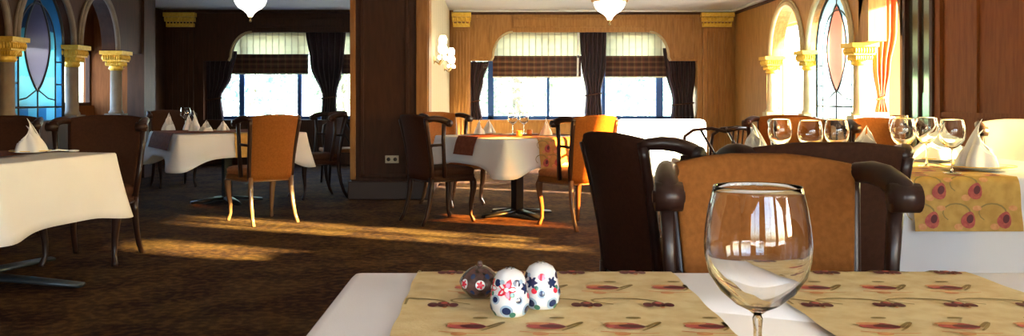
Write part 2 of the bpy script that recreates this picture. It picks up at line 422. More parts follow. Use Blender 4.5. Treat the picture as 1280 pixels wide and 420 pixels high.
def pilaster(px0, px1, label, m):
    x0, z1 = P(px0, 34, FAR); x1 = P(px1, 0, FAR)[0]; w = (x1 - x0) / 2
    t = thing('wall_pilaster', label, 'pilaster', ((x0 + x1) / 2, FAR - .001, 0), 0, 'pilasters on the window wall')
    b = MB(); b.box(-w * .84, w * .84, -.06, 0, .16, z1 - .01); b.box(-w * .9, w * .9, -.07, 0, 0, .16)
    for k in range(4): b.box(-w * .6 + k * w * .34, -w * .6 + k * w * .34 + w * .15, -.085, -.06, .25, z1 - .08)
    b.build('shaft', m, t, bevel=.005)
    b = MB(); h = .24
    b.box(-w, w, -.13, 0, z1 + h - .07, z1 + h); b.box(-w * .94, w * .94, -.10, 0, z1 + .09, z1 + h - .08); b.box(-w * .88, w * .88, -.07, 0, z1, z1 + .06)
    n = max(4, int(w / .028))
    for k in range(n):
        u = -w * .9 + 1.8 * w * k / (n - 1)
        b.ball((u, -.11, z1 + .135), .018, n=5, sc=(.8, 1, 2.2)); b.ball((u * .93, -.075, z1 + .06), .015, n=5, sc=(.8, 1, 2))
    b.build('capital', GOLD, t)
pilaster(565, 589, 'narrow pilaster with gold capital where the partition meets the window wall', WOOD)
pilaster(875, 916, 'golden brown pilaster with gold capital right of the windows', WOOD)
pilaster(207, 246, 'dark pilaster with gold capital left of the far left window', WOODD)

# outer bays and remaining walls
def wall_with_holes(b, axis, t0, t1, u0, u1, holes, mi=0):
    """rectangular openings: (ua, ub, za, zb)"""
    us = u0
    for ua, ub, za, zb in holes:
        strip_wall(b, [(us, 0, CEIL), (ua, 0, CEIL)], t0, t1, axis, mi)
        strip_wall(b, [(ua, 0, za), (ub, 0, za)], t0, t1, axis, mi); strip_wall(b, [(ua, zb, CEIL), (ub, zb, CEIL)], t0, t1, axis, mi)
        us = ub
    strip_wall(b, [(us, 0, CEIL), (u1, 0, CEIL)], t0, t1, axis, mi)
BX = 4.85
b = MB(); RH = [(8.62, 10.45, .62, 2.35), (10.75, 12.45, .62, 2.35), (12.75, 14.8, .62, 2.35)]
wall_with_holes(b, 'y', BX, BX + .15, 8.4, FAR + .4, RH)
b.box(RX + .2, BX, 8.4, 8.5, 0, CEIL)
struct(b.build('wall_right_bay', mat('cream_reveal', (.78, .66, .44), .7)))
b = MB(); wall_with_holes(b, 'y', -5.85, -5.7, 7.3, 12.65, [(9.7, 12.598, 1.02, 1.80)])
struct(b.build('wall_left_bay', WOODR))
b = MB(); b.box(-5.85, LX - .001, 12.6, 12.7, 0, CEIL); b.box(-5.85, LX, 7.25, 7.4, 0, CEIL); struct(b.build('wall_left_bay_end', WOODR))
b = MB(); b.box(-5.72, -5.58, 12.7, FAR, 0, CEIL); b.box(-5.72, LX, 12.7, 12.85, 0, CEIL); b.box(LX - .2, LX + .04, 12.45, 12.86, 0, CEIL)
struct(b.build('wall_left_recess', WOODD))
SUNH = [(-2.6, -1.3, .95, 2.1), (3.45, 4.05, 1.25, 1.98), (4.75, 5.45, .98, 2.0), (5.95, 6.55, .98, 2.05)]
b = MB(); wall_with_holes(b, 'y', RX, RX + .2, -3, 8.2, SUNH); b.box(RX, RX + .2, 8.2, 8.8, 0, .1)
b.box(RX, RX + .2, 8.2, 8.8, 2.45, CEIL)
b.box(RX - .02, RX, 6.65, 8.15, .14, .17); b.box(RX - .02, RX, 6.65, 8.15, .95, .99); b.box(RX - .02, RX, 7.5, 7.56, .99, 2.5); b.box(RX - .03, RX, 8.1, 8.2, 0, 2.6)
struct(b.build('wall_right_near', WOODR))
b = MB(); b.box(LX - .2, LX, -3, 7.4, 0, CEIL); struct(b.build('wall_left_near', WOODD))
b = MB(); wall_with_holes(b, 'x', -3.15, -3, LX - .2, RX + .2, [(-2.2, -.6, .6, 2.3), (.2, 1.9, .6, 2.3), (2.3, 3.9, .6, 2.3)])
struct(b.build('wall_back', WOOD))

# tall framed mirror on the right wall
t = thing('framed_mirror', 'tall narrow mirror with greenish glass in a dark frame on the right wall', 'mirror', (RX - .001, 8.5, .12))
b = MB(); b.box(-.01, .19, -.24, .24, .05, 2.28); b.build('mirror_glass', MIRR, t)
b = MB(); b.box(-.016, -.011, -.22, .1, .1, 1.05); b.build('lower_pane', MIRG, t)
b = MB(); b.box(-.05, 0, -.3, -.24, 0, 2.33); b.box(-.05, 0, .24, .3, 0, 2.33); b.box(-.05, 0, -.24, .24, 0, .06); b.box(-.05, 0, -.24, .24, 2.27, 2.33); b.box(-.035, 0, -.02, .01, .06, 2.27)
b.build('mirror_frame', WOODD, t, bevel=.006)

# ------------------------------------------------------------------ windows
def window_far(n, px0, px1, mull, y=FAR + .40):
    x0, x1 = P(px0, 0, y)[0], P(px1, 0, y)[0]; w = sempty('window_%d' % n)
    b = MB(); e = .05
    b.box(x0, x1, y - .04, y + .04, SILL, SILL + .06); b.box(x0, x1, y - .04, y + .04, ZT - .06, ZT + .02)
    for m_, wd in mull:
        xm = P(m_, 0, y)[0]; b.box(xm - wd / 2, xm + wd / 2, y - .04, y + .04, SILL, ZT)
    b.build('frame', BLUEF, w, bevel=.004)
    b = MB(); b.box(x0, x1, y - .003, y + .003, SILL, ZT); b.build('pane', PANE, w)
window_far(1, 586, 872, [(613.5, .10), (685, .045), (754, .06), (824, .12), (592, .06), (868, .08)])
window_far(2, 254, 520, [(259, .08), (303, .09), (375, .07), (447, .07), (515, .08)])
def side_window(n, x, ya, yb, za, zb, mulls=(), m=WOOD, pane=PANE, lab=None):
    w = sempty('window_%d' % n, lab); b = MB(); e = .045
    for (a, c, d, f) in ((ya, yb, za, za + e), (ya, yb, zb - e, zb), (ya, ya + e, za, zb), (yb - e, yb, za, zb)): b.box(x - .03, x + .03, a, c, d, f)
    for q in mulls: b.box(x - .03, x + .03, q - .025, q + .025, za, zb)
    b.build('frame', m, w, bevel=.004)
    b = MB(); b.box(x - .003, x + .003, ya + .01, yb - .01, za + .01, zb - .01); b.build('pane', pane, w)
for i, (a, c, d, e) in enumerate(RH): side_window(3 + i, BX + .07, a, c, d, e, m=STONE)
side_window(6, -5.77, 9.7, 12.6, 1.02, 1.80, m=WOODD)
side_window(9, RX + .12, *SUNH[0], m=WOODR)
side_window(10, RX + .12, *SUNH[1], m=WOODR, pane=T_YE)
side_window(11, RX + .12, *SUNH[2], mulls=(5.08,), m=WOODR, pane=T_YE)
side_window(12, RX + .12, *SUNH[3], m=WOODR, pane=T_RD)
for i, (a, c) in enumerate(((-2.2, -.6), (.2, 1.9), (2.3, 3.9))):  # unseen windows behind the camera, added for fill light
    w = sempty('window_%d' % (13 + i)); b = MB()
    for q in (a, (a + c) / 2 - .02, c - .045): b.box(q, q + .045, -3.1, -3.04, .6, 2.3)
    b.box(a, c, -3.1, -3.04, .6, .65); b.box(a, c, -3.1, -3.04, 2.25, 2.3); b.build('frame', WOOD, w)
    b = MB(); b.box(a + .01, c - .01, -3.075, -3.07, .61, 2.29); b.build('pane', PANE, w)

def stained(n, x, ya, yb, z0, zs, zt, mats, sign, label):
    w = sempty('window_%d' % n, label); cy = (ya + yb) / 2; hw = (yb - ya) / 2
    def top(u): return zs + (zt - zs) * math.sqrt(max(0, 1 - u * u))
    vz0, vz1 = z0 + .34, zt - .16
    def vesica(z):
        if z < vz0 or z > vz1: return 0
        q = (z - vz0) / (vz1 - vz0); return hw * .46 * sin(PI * q) ** .8
    def zone(i, j):
        u = -1 + 2 * i; z = z0 + j * (top(u) - z0)
        if abs(u * hw) < vesica(z): return 1
        if z < z0 + .16: return 2 if int((u + 1) * 3) % 2 else 4
        rr = math.hypot(u, (z - zs) / (zt - zs)) if z > zs else abs(u)
        if rr > .68: return 2
        if z > zs + .18: return 3
        return 0 if z > z0 + .5 else 4
    b = MB(); b.grid(lambda i, j: (x, cy + hw * (-1 + 2 * i), z0 + j * (top(-1 + 2 * i) - z0)), 60, 90, smooth=False, mfn=zone)
    b.build('leaded_pane', mats, w)
    b = MB(); r = .011
    for s_ in (-1, 1):
        b.tube([(x, cy + s_ * vesica(vz0 + (vz1 - vz0) * k / 24), vz0 + (vz1 - vz0) * k / 24) for k in range(25)], r * 1.3, 6)
        b.tube([(x, cy + s_ * hw * .68, z0), (x, cy + s_ * hw * .68, zs)], r, 6)
        b.tube([(x, cy + s_ * hw * .98, z0), (x, cy + s_ * hw * .98, zs)], r * 2, 6)
        for zz in (z0 + .16, z0 + .42, z0 + .68): b.tube([(x, cy + s_ * hw * .68, zz), (x, cy + s_ * hw, zz)], r * .8, 6)
    for f in (.68, 1): b.tube([(x, cy - hw * f * cos(PI * k / 24), zs + (zt - zs) * f * sin(PI * k / 24)) for k in range(25)], r * (1 if f < 1 else 2), 6)
    for zz in (z0, z0 + .16): b.tube([(x, cy - hw, zz), (x, cy + hw, zz)], r, 6)
    b.tube([(x, cy, z0), (x, cy, vz0)], r, 6); b.tube([(x, cy, vz1), (x, cy, zt)], r, 6)
    for s_ in (-1, 1): b.tube([(x, cy, vz0 + .02), (x, cy + s_ * hw * .4, z0 + .26), (x, cy + s_ * hw * .68, z0 + .24)], r * .8, 6)
    b.build('lead_came', LEAD, w)
stained(7, RX + .1, RC[1] + .14, RC[2] - .14, .86, 1.72, 2.44, [R_WH, R_RD, R_BL, R_BL, R_WH], 1, 'pale stained glass window with a rose pointed oval')
stained(8, LX - .1, LC[1] + .12, LC[2] - .12, .86, 1.70, 2.40, [L_CY, L_MV, L_BL, L_DK, L_CY2], -1, 'blue stained glass window with a mauve pointed oval')

# ------------------------------------------------------------------ curtains and blinds
def curtain(px_prof, y, label, m=CURT, folds=5, tie=None, group='curtains of the window wall', name='curtain', amp=.035):
    """px_prof: list of (py, pxl, pxr)"""
    pr = [(P(0, q[0], y)[1], P(q[1], 0, y)[0], P(q[2], 0, y)[0]) for q in px_prof]
    def at(v):
        z = pr[0][0] + (pr[-1][0] - pr[0][0]) * v
        for (za, la, ra), (zb, lb, rb) in zip(pr[:-1], pr[1:]):
            if za >= z >= zb - 1e-6:
                k = (za - z) / max(za - zb, 1e-6); k = k * k * (3 - 2 * k) if tie else k
                return z, la + (lb - la) * k, ra + (rb - ra) * k
        return z, pr[-1][1], pr[-1][2]
    c = ((pr[0][1] + pr[0][2]) / 2, y, 0)
    t = thing(name, label, 'curtain', (c[0], c[1], pr[-1][0]), 0, group)
    def fn(u, v):
        z, l, r = at(v); w = r - l
        return (l + w * u - c[0], amp * sin(u * folds * 2 * PI + v * 1.2) * min(1, .5 + w) , z - pr[-1][0])
    b = MB(); b.grid(fn, 12 * folds, 24); b.build('drape', m, t, solid=.012)
    if tie:
        z, l, r = at((pr[0][0] - P(0, tie, y)[1]) / (pr[0][0] - pr[-1][0]))
        b = MB(); N = 20
        b.tube([((l + r) / 2 - c[0] + ((r - l) / 2 + .012) * cos(2 * PI * k / N), .05 * sin(2 * PI * k / N), z - pr[-1][0] + .02 * cos(2 * PI * k / N)) for k in range(N)], .014, 6, closed=True)
        b.build('tieback', BRASS if m is CURTO else WOODD, t)
    return t
CY = FAR + .2
curtain([(38, 725, 758), (80, 727, 757), (118, 733, 751), (150, 731, 753)], CY, 'plum curtain hanging between the two blinds of the right window', tie=118, folds=6)
curtain([(77, 582, 611), (100, 583, 604), (127, 587, 599), (152, 585, 603)], CY, 'plum curtain gathered at the left edge of the right window', tie=127, folds=4)
curtain([(60, 829, 868), (90, 833, 870), (125, 841, 866), (154, 839, 868)], CY, 'plum curtain gathered at the right edge of the right window', tie=130, folds=6)
curtain([(35, 382, 432), (80, 388, 429), (122, 403, 420), (150, 401, 421)], CY, 'dark curtain gathered in front of the far left window', tie=122, folds=6)
curtain([(64, 252, 296), (95, 254, 289), (122, 259, 276), (150, 259, 279)], CY, 'dark curtain at the left end of the far left window', tie=124, folds=6)
curtain([(-18, 1086, 1122), (40, 1089, 1121), (85, 1092, 1113), (125, 1098, 1106), (140, 1095, 1110)], 10.1, 'orange curtain hanging in the right arcade opening', m=CURTO, tie=122, folds=4, group=None, amp=.03)

def blind(px0, px1, label, group='roman blinds of the window wall', py=(37, 70, 96)):
    y = FAR + .30; x0, x1 = P(px0, 0, y)[0], P(px1, 0, y)[0]; zt, zm, zb = [P(0, q, y)[1] for q in py]; c = (x0 + x1) / 2; w = (x1 - x0) / 2
    t = thing('roman_blind', label, 'blind', (c, y, zb), 0, group)
    b = MB(); b.grid(lambda u, v: (-w + 2 * w * u, .012 * abs(sin(v * PI * 3)), zm - zb - .03 + (zt - zm + .03) * v), 2, 30); b.build('blind_cloth', BLINDC, t, solid=.004)
    b = MB(); b.grid(lambda u, v: (-w + 2 * w * u, -.035 - .02 * abs(sin(v * PI * 3)), (zm - zb) * v), 2, 30); b.build('plaid_valance', BLINDP, t, solid=.006)
    b = MB(); b.box(-w, w, -.05, 0, -.015, .006); b.build('hem_bar', mat('cream_hem', (.75, .72, .58), .6) if 'cream_hem' not in bpy.data.materials else bpy.data.materials['cream_hem'], t, bevel=.003)
blind(616, 726, 'cream striped blind with plaid valance left of the middle curtain'); blind(756, 836, 'cream striped blind with plaid valance right of the middle curtain')
blind(282, 386, 'cream striped blind with dark valance on the far left window', py=(33, 68, 92)); blind(424, 470, 'narrow stretch of striped blind beside the partition edge', py=(33, 68, 92))
t = thing('blind_cord', 'white pull rod hanging beside the middle plum curtain', 'pull cord', (P(722, 0, FAR + .1)[0], FAR + .1, P(0, 97, FAR + .1)[1]))
b = MB(); b.tube([(0, 0, 0), (.008, 0, .4), (.012, 0, .8)], .018, 8); b.build('rod', CORD, t)
b = MB(); b.tube([(-.006, 0, .36), (.02, 0, .36)], .028, 8); b.build('joiner', LEAD, t)

# ------------------------------------------------------------------ lamps
def chandelier(px, py, Y, label):
    x, z = P(px, py, Y)
    t = thing('pendant_lamp', label, 'ceiling lamp', (x, Y, z), 0, 'glass bowl lamps under the ceiling')
    b = MB(); b.ball((0, 0, .02), .017, n=6); b.lathe([(.008, .035), (.012, .05), (.02, .07)], 12, cap=True); b.build('finial', BRASS, t)
    b = MB(); n = 32; prof = [(.022, .07), (.04, .11), (.075, .145), (.13, .18), (.165, .22), (.182, .26), (.188, .30)]
    rings = []
    for r, zz in prof:
        rings.append([((r + .012 * r / .19 * abs(sin(k * PI / 4))) * cos(2 * PI * k / n), (r + .012 * r / .19 * abs(sin(k * PI / 4))) * sin(2 * PI * k / n), zz) for k in range(n)])
    b.loft(rings, cap=False); b.build('glass_bowl', BULB, t, solid=.006)
    b = MB(); b.tube([(.2 * cos(2 * PI * k / 24), .2 * sin(2 * PI * k / 24), .305) for k in range(24)], .012, 8, closed=True)
    for k in range(8): a = 2 * PI * k / 8; b.ball((.215 * cos(a), .215 * sin(a), .31), .018, n=5)
    b.build('brass_ring', BRASS, t)
    b = MB(); H = CEIL - z
    for k in range(3): a = 2 * PI * k / 3; b.tube([(.2 * cos(a), .2 * sin(a), .31), (.03 * cos(a), .03 * sin(a), H - .04)], .006, 6)
    b.lathe([(.07, H), (.065, H - .02), (.03, H - .045)], 20, cap=True); b.build('hanger', BRASS, t)
    L = bpy.data.lights.new('bulb', 'POINT'); L.energy = 9; L.color = (1, .82, .6); L.shadow_soft_size = .06
    o = bpy.data.objects.new('bulb', L); COL.objects.link(o); o.parent = t; o.location = (0, 0, .24)
    return t
chandelier(762, 32, 11, 'lit white glass bowl lamp in front of the right window')
chandelier(313, 28, 11, 'lit pinkish glass bowl lamp above the far left table')

def sconce(Y, z, label, s=1):
    t = thing('wall_sconce', label, 'wall lamp', (-.724, Y, z), 0, 'crystal sconces on the partition side'); t.scale = (s, s, s)
    b = MB(); b.lathe([(.045, -.012), (.05, 0), (.02, .02)], 14, cap=True); o = b.build('wall_plate', BRASS, t); o.rotation_euler = (0, PI / 2, 0)
    b = MB()
    for k, (yy, zz) in enumerate([(-.12, .06), (.12, .06), (0, .16)]): b.tube([(0, 0, 0), (.06, yy * .6, -.05), (.1, yy, zz - .05), (.1, yy, zz)], .008, 6)
    b.build('brass_arm', BRASS, t)
    for yy, zz in [(-.12, .06), (.12, .06), (0, .16)]:
        b = MB(); b.lathe([(.02, 0), (.045, .03), (.05, .08), (.03, .12)], 12, c=(.1, yy, zz), cap=True)
        for k in range(6): a = k * PI / 3; b.ball((.1 + .04 * cos(a), yy + .04 * sin(a), zz - .035), .014, n=4, sc=(1, 1, 1.8))
        b.build('crystal_shade', CRYST, t)
    L = bpy.data.lights.new('bulb', 'POINT'); L.energy = 2.0; L.color = (1, .82, .55); L.shadow_soft_size = .05
    o = bpy.data.objects.new('bulb', L); COL.objects.link(o); o.parent = t; o.location = (.25, 0, .1)
sconce(11.0, 1.60, 'lit crystal sconce nearer the front of the striped partition wall', 1.1)
sconce(13.3, 1.58, 'lit crystal sconce nearer the windows on the striped partition wall', 1.1)

# ------------------------------------------------------------------ chairs
def make_chair(label, cat_mat, seat_mat, loc, rz, group, wood=CHWOOD, frontleg=LEGWOOD):
    t = thing('dining_chair', label, 'chair', loc, rz, group)
    # seat cushion
    def ring(z, g, p=5):
        out = []
        for k in range(32):
            x, y = SE(2 * PI * (k + .5) / 32, 1, 1, p)
            w = (.235 + .025 * (y)) * g; out.append((x * w, y * .235 * g + .015, z))
        return out
    b = MB(); b.loft([ring(.435, .97), ring(.445, 1.0), ring(.475, 1.01), ring(.492, .95), ring(.502, .8), ring(.507, .5), ring(.508, .1)]); b.build('seat', seat_mat, t)
    b = MB(); b.loft([ring(.375, .955, 7), ring(.38, .975, 7), ring(.434, .98, 7)]); b.build('seat_rail', cat_mat, t)
    b = MB(); b.tube([(x * 1.005, y * 1.005, .382) for x, y, z in ring(.38, .975, 7)], .006, 6, closed=True); b.build('rail_bead', frontleg, t)
    # backrest
    def yb(z): return -.215 - .115 * max(0, (z - .42) / .55) ** 1.35
    NB = 40
    def bring(v, g=1, th=.026):
        z = .40 + .54 * v; w = (.20 + .034 * v ** 1.4) * g; out = []
        for k in range(NB):
            x, y = SE(2 * PI * (k + .5) / NB, 1, 1, 4.5)
            zz = z + .020 * (1 - x * x) * v ** 4
            out.append((x * w, yb(z) + y * th + .055 * (x * g) ** 2 * (.3 + v * .7), zz))
        return out
    b = MB(); rr = [bring(v / 12) for v in range(12)]
    rr += [bring(1.0, 1, .030), bring(1.018, .99, .024), bring(1.025, .975, .012)]
    b.loft(rr); b.build('backrest', cat_mat, t)
    for s_ in (-1, 1):
        # scrolled wing, its post and lower rail
        b = MB()
        pts = [(.212, -.285, .925), (.240, -.262, .934), (.260, -.215, .938), (.270, -.16, .932), (.275, -.115, .918), (.277, -.085, .905), (.278, -.070, .892)]
        b.tube([(s_ * x, y, z) for x, y, z in pts], [.018, .023, .026, .028, .030, .031, .024], 14)
        b.tube([(s_ * .245, -.08, .896), (s_ * .309, -.08, .896)], .031, 16); b.tube([(s_ * .239, -.08, .896), (s_ * .315, -.08, .896)], .013, 10)
        b.build('scroll_wing', wood, t)
        b = MB(); b.tube([(s_ * .275, -.12, .89), (s_ * .268, -.125, .75), (s_ * .255, -.11, .6), (s_ * .234, -.09, .42)], [.017, .015, .015, .018], 8, power=4); b.build('wing_post', wood, t)
        b = MB(); b.tube([(s_ * .22, -.245, .70), (s_ * .265, -.12, .71)], .012, 8, power=4); b.build('side_rail', wood, t)
        b = MB(); zz = [.41, .5, .6, .7, .8, .88, .925]
        b.tube([(s_ * (.203 + .037 * ((z - .4) / .56) ** 1.4), yb(z) + .018 + .03 * (z - .4), z) for z in zz], .017, 8, power=4); b.build('stile', wood, t)
        b = MB(); b.tube([(s_ * .215, .2, .41), (s_ * .225, .215, .36), (s_ * .218, .215, .28), (s_ * .205, .2, .16), (s_ * .203, .2, .07), (s_ * .213, .222, .02), (s_ * .215, .23, 0)], [.026, .029, .024, .018, .014, .018, .017], 10, power=3); b.build('leg', frontleg, t)
        b = MB(); b.tube([(s_ * .195, -.2, .42), (s_ * .195, -.205, .3), (s_ * .2, -.225, .18), (s_ * .205, -.26, .07), (s_ * .212, -.30, 0)], [.024, .021, .018, .016, .015], 10, power=3); b.build('leg', frontleg, t)
    return t
def rz_dir(dx, dy): return math.atan2(dy, dx) - PI / 2
G_CH = 'scroll back dining chairs'
c0 = make_chair('tan scroll-winged chair facing the camera behind the near table', FABRIC, SEATF, (.612, 1.765, 0), PI - .05, G_CH, CHWOOD, LEGWOOD)
c0.scale = (.88, 1, 1)
dark = make_chair('dark shade-toned chair standing right behind the near tan chair', FABRIC_SHADE, FABRIC_SHADE, (1.04, 2.98, 0), rz_dir(.02, 1), G_CH, CHWOOD, CHWOOD)
dup(dark, 'dark shade-toned chair seen from behind at the left end of the right table', (.74, 3.62, 0), rz_dir(.93, .37), G_CH)
# centre table set
A2 = (-.55, .835); B2 = (.835, .55)
dup(dark, 'dark-backed chair left of the centre table, seen from behind', (-.47, 7.99, 0), rz_dir(*B2), G_CH).children
dup(c0, 'tan chair with golden back at the near right side of the centre table', (.72, 7.70, 0), rz_dir(*A2), G_CH)
dup(c0, 'tan chair on the far side of the centre table beside the partition', (-.40, 9.25, 0), rz_dir(-A2[0], -A2[1]) + .15, G_CH)
# far left table set
dup(c0, 'tan chair with its back to the camera at the far left table', (-2.10, 8.0, 0), rz_dir(*A2) + .12, G_CH)
dup(dark, 'dark-backed chair between the far left table and the partition', (-2.0, 9.95, 0), rz_dir(-B2[0], -B2[1]), G_CH)
dup(dark, 'dark chair behind the left end of the far left table', (-4.05, 11.2, 0), rz_dir(-A2[0], -A2[1]), G_CH)
# left table set
dup(dark, 'wide dark chair at the far end of the left foreground table', (-2.74, 6.03, 0), rz_dir(.05, -1), G_CH, scale=(1.1, 1, 1.02))
dup(dark, 'dark chair at the left photo edge behind the left foreground table', (-3.9, 6.9, 0), rz_dir(.12, -1), G_CH)
# behind the right table
dup(c0, 'brown chair behind the right table, below the stained glass', (2.27, 6.25, 0), rz_dir(.0, -1), G_CH, scale=(.86, 1, 1))
dup(c0, 'brown chair behind the right table, below the orange curtain', (2.80, 6.12, 0), rz_dir(.02, -1), G_CH, scale=(.86, 1, 1))
dup(c0, 'tan chair farther back, above the left end of the right table', (2.38, 7.4, 0), rz_dir(-.6, -.8), G_CH)
cw = make_chair('cream chair in sunlight at the right photo edge behind the tall napkin', CREAM, CREAM, (3.42, 5.55, 0), rz_dir(-.25, -1), None, CHWOOD, LEGWOOD)

# open frame armchair
def open_chair(label, loc, rz):
    t = thing('open_armchair', label, 'chair', loc, rz, 'open frame armchairs')
    b = MB(); b.box(-.24, .24, -.22, .25, .42, .47); b.build('seat', SEATF, t, bevel=.015)
    b = MB(); b.tube([(-.25, -.24, .82), (-.1, -.27, .84), (.1, -.27, .84), (.25, -.24, .82)], .019, 8)
    for x in (-.15, -.05, .05, .15): b.tube([(x, -.22, .45), (x, -.26, .83)], .009, 6)
    b.build('back_frame', CHWOOD, t)
    for s_ in (-1, 1):
        b = MB(); b.tube([(s_ * .25, -.24, .81), (s_ * .27, -.1, .84), (s_ * .28, .08, .82), (s_ * .28, .17, .76), (s_ * .27, .19, .64), (s_ * .25, .18, .45)], .016, 8)
        b.tube([(s_ * .26, .02, .83), (s_ * .25, -.12, .6), (s_ * .24, -.2, .46)], .012, 8); b.build('arm', CHWOOD, t)
        b = MB(); b.tube([(s_ * .21, .2, .44), (s_ * .22, .21, .25), (s_ * .22, .22, 0)], [.022, .018, .014], 8); b.build('leg', CHWOOD, t)
        b = MB(); b.tube([(s_ * .21, -.2, .44), (s_ * .21, -.22, .25), (s_ * .22, -.28, 0)], [.022, .018, .014], 8); b.build('leg', CHWOOD, t)
    return t
oc = open_chair('dark open frame armchair in front of the right pilaster', (2.12, 8.35, 0), rz_dir(-.75, .66))
dup(oc, 'dark open frame armchair against the left edge of the partition', (-1.98, 11.6, 0), rz_dir(-.9, -.4), 'open frame armchairs')

# cream sofa below the right window
t = thing('sofa', 'cream upholstered high-back bench seat below the right window', 'sofa', (1.98, 10.6, 0))
def sring(z, hw, y0, y1, p=8): 
    return [((SE(2 * PI * (k + .5) / 32, hw, 1, p)[0]), (y0 + y1) / 2 + SE(2 * PI * (k + .5) / 32, 1, (y1 - y0) / 2, p)[1], z) for k in range(32)]
b = MB(); b.loft([sring(.10, .54, -.3, -.12), sring(.6, .54, -.30, -.14), sring(.82, .53, -.31, -.18), sring(.86, .51, -.30, -.19), sring(.875, .47, -.28, -.21)]); b.build('backrest', CREAM, t)
b = MB(); b.loft([sring(.30, .52, -.14, .38), sring(.32, .53, -.14, .4), sring(.42, .53, -.14, .4), sring(.45, .5, -.12, .37)]); b.build('seat', CREAM, t)
b = MB(); b.loft([sring(.10, .5, -.2, .36), sring(.30, .5, -.2, .36)]); b.build('base', CREAM, t)
for x in (-.46, .46):
    for y in (-.26, .3):
        b = MB(); b.tube([(x, y, .12), (x, y, 0)], [.025, .018], 8); b.build('leg', CHWOOD, t)

# ------------------------------------------------------------------ tables, cloths, runners
def perimeter(hx, hy, r, n_side, n_c):
    """points (x, y, nx, ny, corner_weight) round a rounded rectangle"""
    out = []
    cs = [(hx - r, hy - r, 0), (-(hx - r), hy - r, 90), (-(hx - r), -(hy - r), 180), (hx - r, -(hy - r), 270)]
    for i, (cx, cy, a0) in enumerate(cs):
        for k in range(n_c + 1):
            a = rad(a0 + 90 * k / n_c); out.append((cx + r * cos(a), cy + r * sin(a), cos(a), sin(a)))
        nx_, ny_, _ = cs[(i + 1) % 4]; a1 = rad(a0 + 90)
        for k in range(1, n_side):
            f = k / n_side; out.append((cx + r * cos(a1) + (nx_ - cx) * f, cy + r * sin(a1) + (ny_ - cy) * f, cos(a1), sin(a1)))
    return out
def skirt(hx, hy, drop, x, y, nx, ny, t, tip=.3, wav=.012, s=0, flare=.05):
    cd = math.hypot(hx - abs(x), hy - abs(y)); cw = math.exp(-(cd / .16) ** 2)
    off = .006 + flare * t * (.5 + .5 * t) + wav * t * sin(s * 11) + cw * t * .055
    d = drop * (1 + tip * math.exp(-(cd / .22) ** 2) * 1.0)
    return (x + nx * off, y + ny * off, .756 - t * d - .0)
def tablecloth(name, hx, hy, drop, loc, rz, label, group=None, tip=.3, wav=.012, m=LINEN, flare=.05):
    per = perimeter(hx, hy, .014, 26, 6); b = MB(); rings = []
    rings.append([(x * .02, y * .02, .758) for x, y, nx, ny in per]); rings.append([(x * .6, y * .6, .758) for x, y, nx, ny in per])
    rings.append([(x - nx * .012, y - ny * .012, .758) for x, y, nx, ny in per]); rings.append([(x, y, .7575) for x, y, nx, ny in per])
    L = 0; ss = []
    for i, p in enumerate(per):
        ss.append(L); q = per[(i + 1) % len(per)]; L += math.hypot(p[0] - q[0], p[1] - q[1])
    tot = L; k = 2 * PI * round(tot * 11 / 2 / PI) / tot / 11
    for j in range(0, 9):
        t_ = (j + .15) / 8.15; rings.append([skirt(hx, hy, drop, x, y, nx, ny, t_, tip, wav, ss[i] * k, flare) for i, (x, y, nx, ny) in enumerate(per)])
    b.loft(rings, cap=False)
    o = b.build(name, m, solid=.003, soff=1)
    o.location = loc; o.rotation_euler = (0, 0, rz); tag(o, label, 'tablecloth', group)
    return o
STEEL = mat('blue_grey_steel', (.07, .09, .11), .3, metal=.6)
def table(hx, hy, loc, rz, label, style='pedestal', fl=.38, fm=IRON):
    t = thing('dining_table', label, 'table', loc, rz)
    b = MB(); b.box(-hx + .01, hx - .01, -hy + .01, hy - .01, .715, .75); b.build('tabletop', WOODD, t, bevel=.005)
    if style == 'pedestal':
        b = MB(); b.box(-.045, .045, -.045, .045, .05, .715); b.build('post', IRON, t, bevel=.008)
        b = MB()
        for a in (0, PI / 2):
            for s_ in (-1, 1):
                dx, dy = cos(a) * s_, sin(a) * s_; b.tube([(dx * .03, dy * .03, .05), (dx * fl * .55, dy * fl * .55, .035), (dx * fl, dy * fl, .018)], [.05, .044, .034], 10, flat=(1.2, .45))
        b.build('foot', fm, t)
    else:
        for sx in (-1, 1):
            for sy in (-1, 1):
                b = MB(); b.tube([(sx * (hx - .07), sy * (hy - .07), .715), (sx * (hx - .07), sy * (hy - .07), 0)], [.034, .024], 8, power=5); b.build('leg', WOODD, t)
    return t

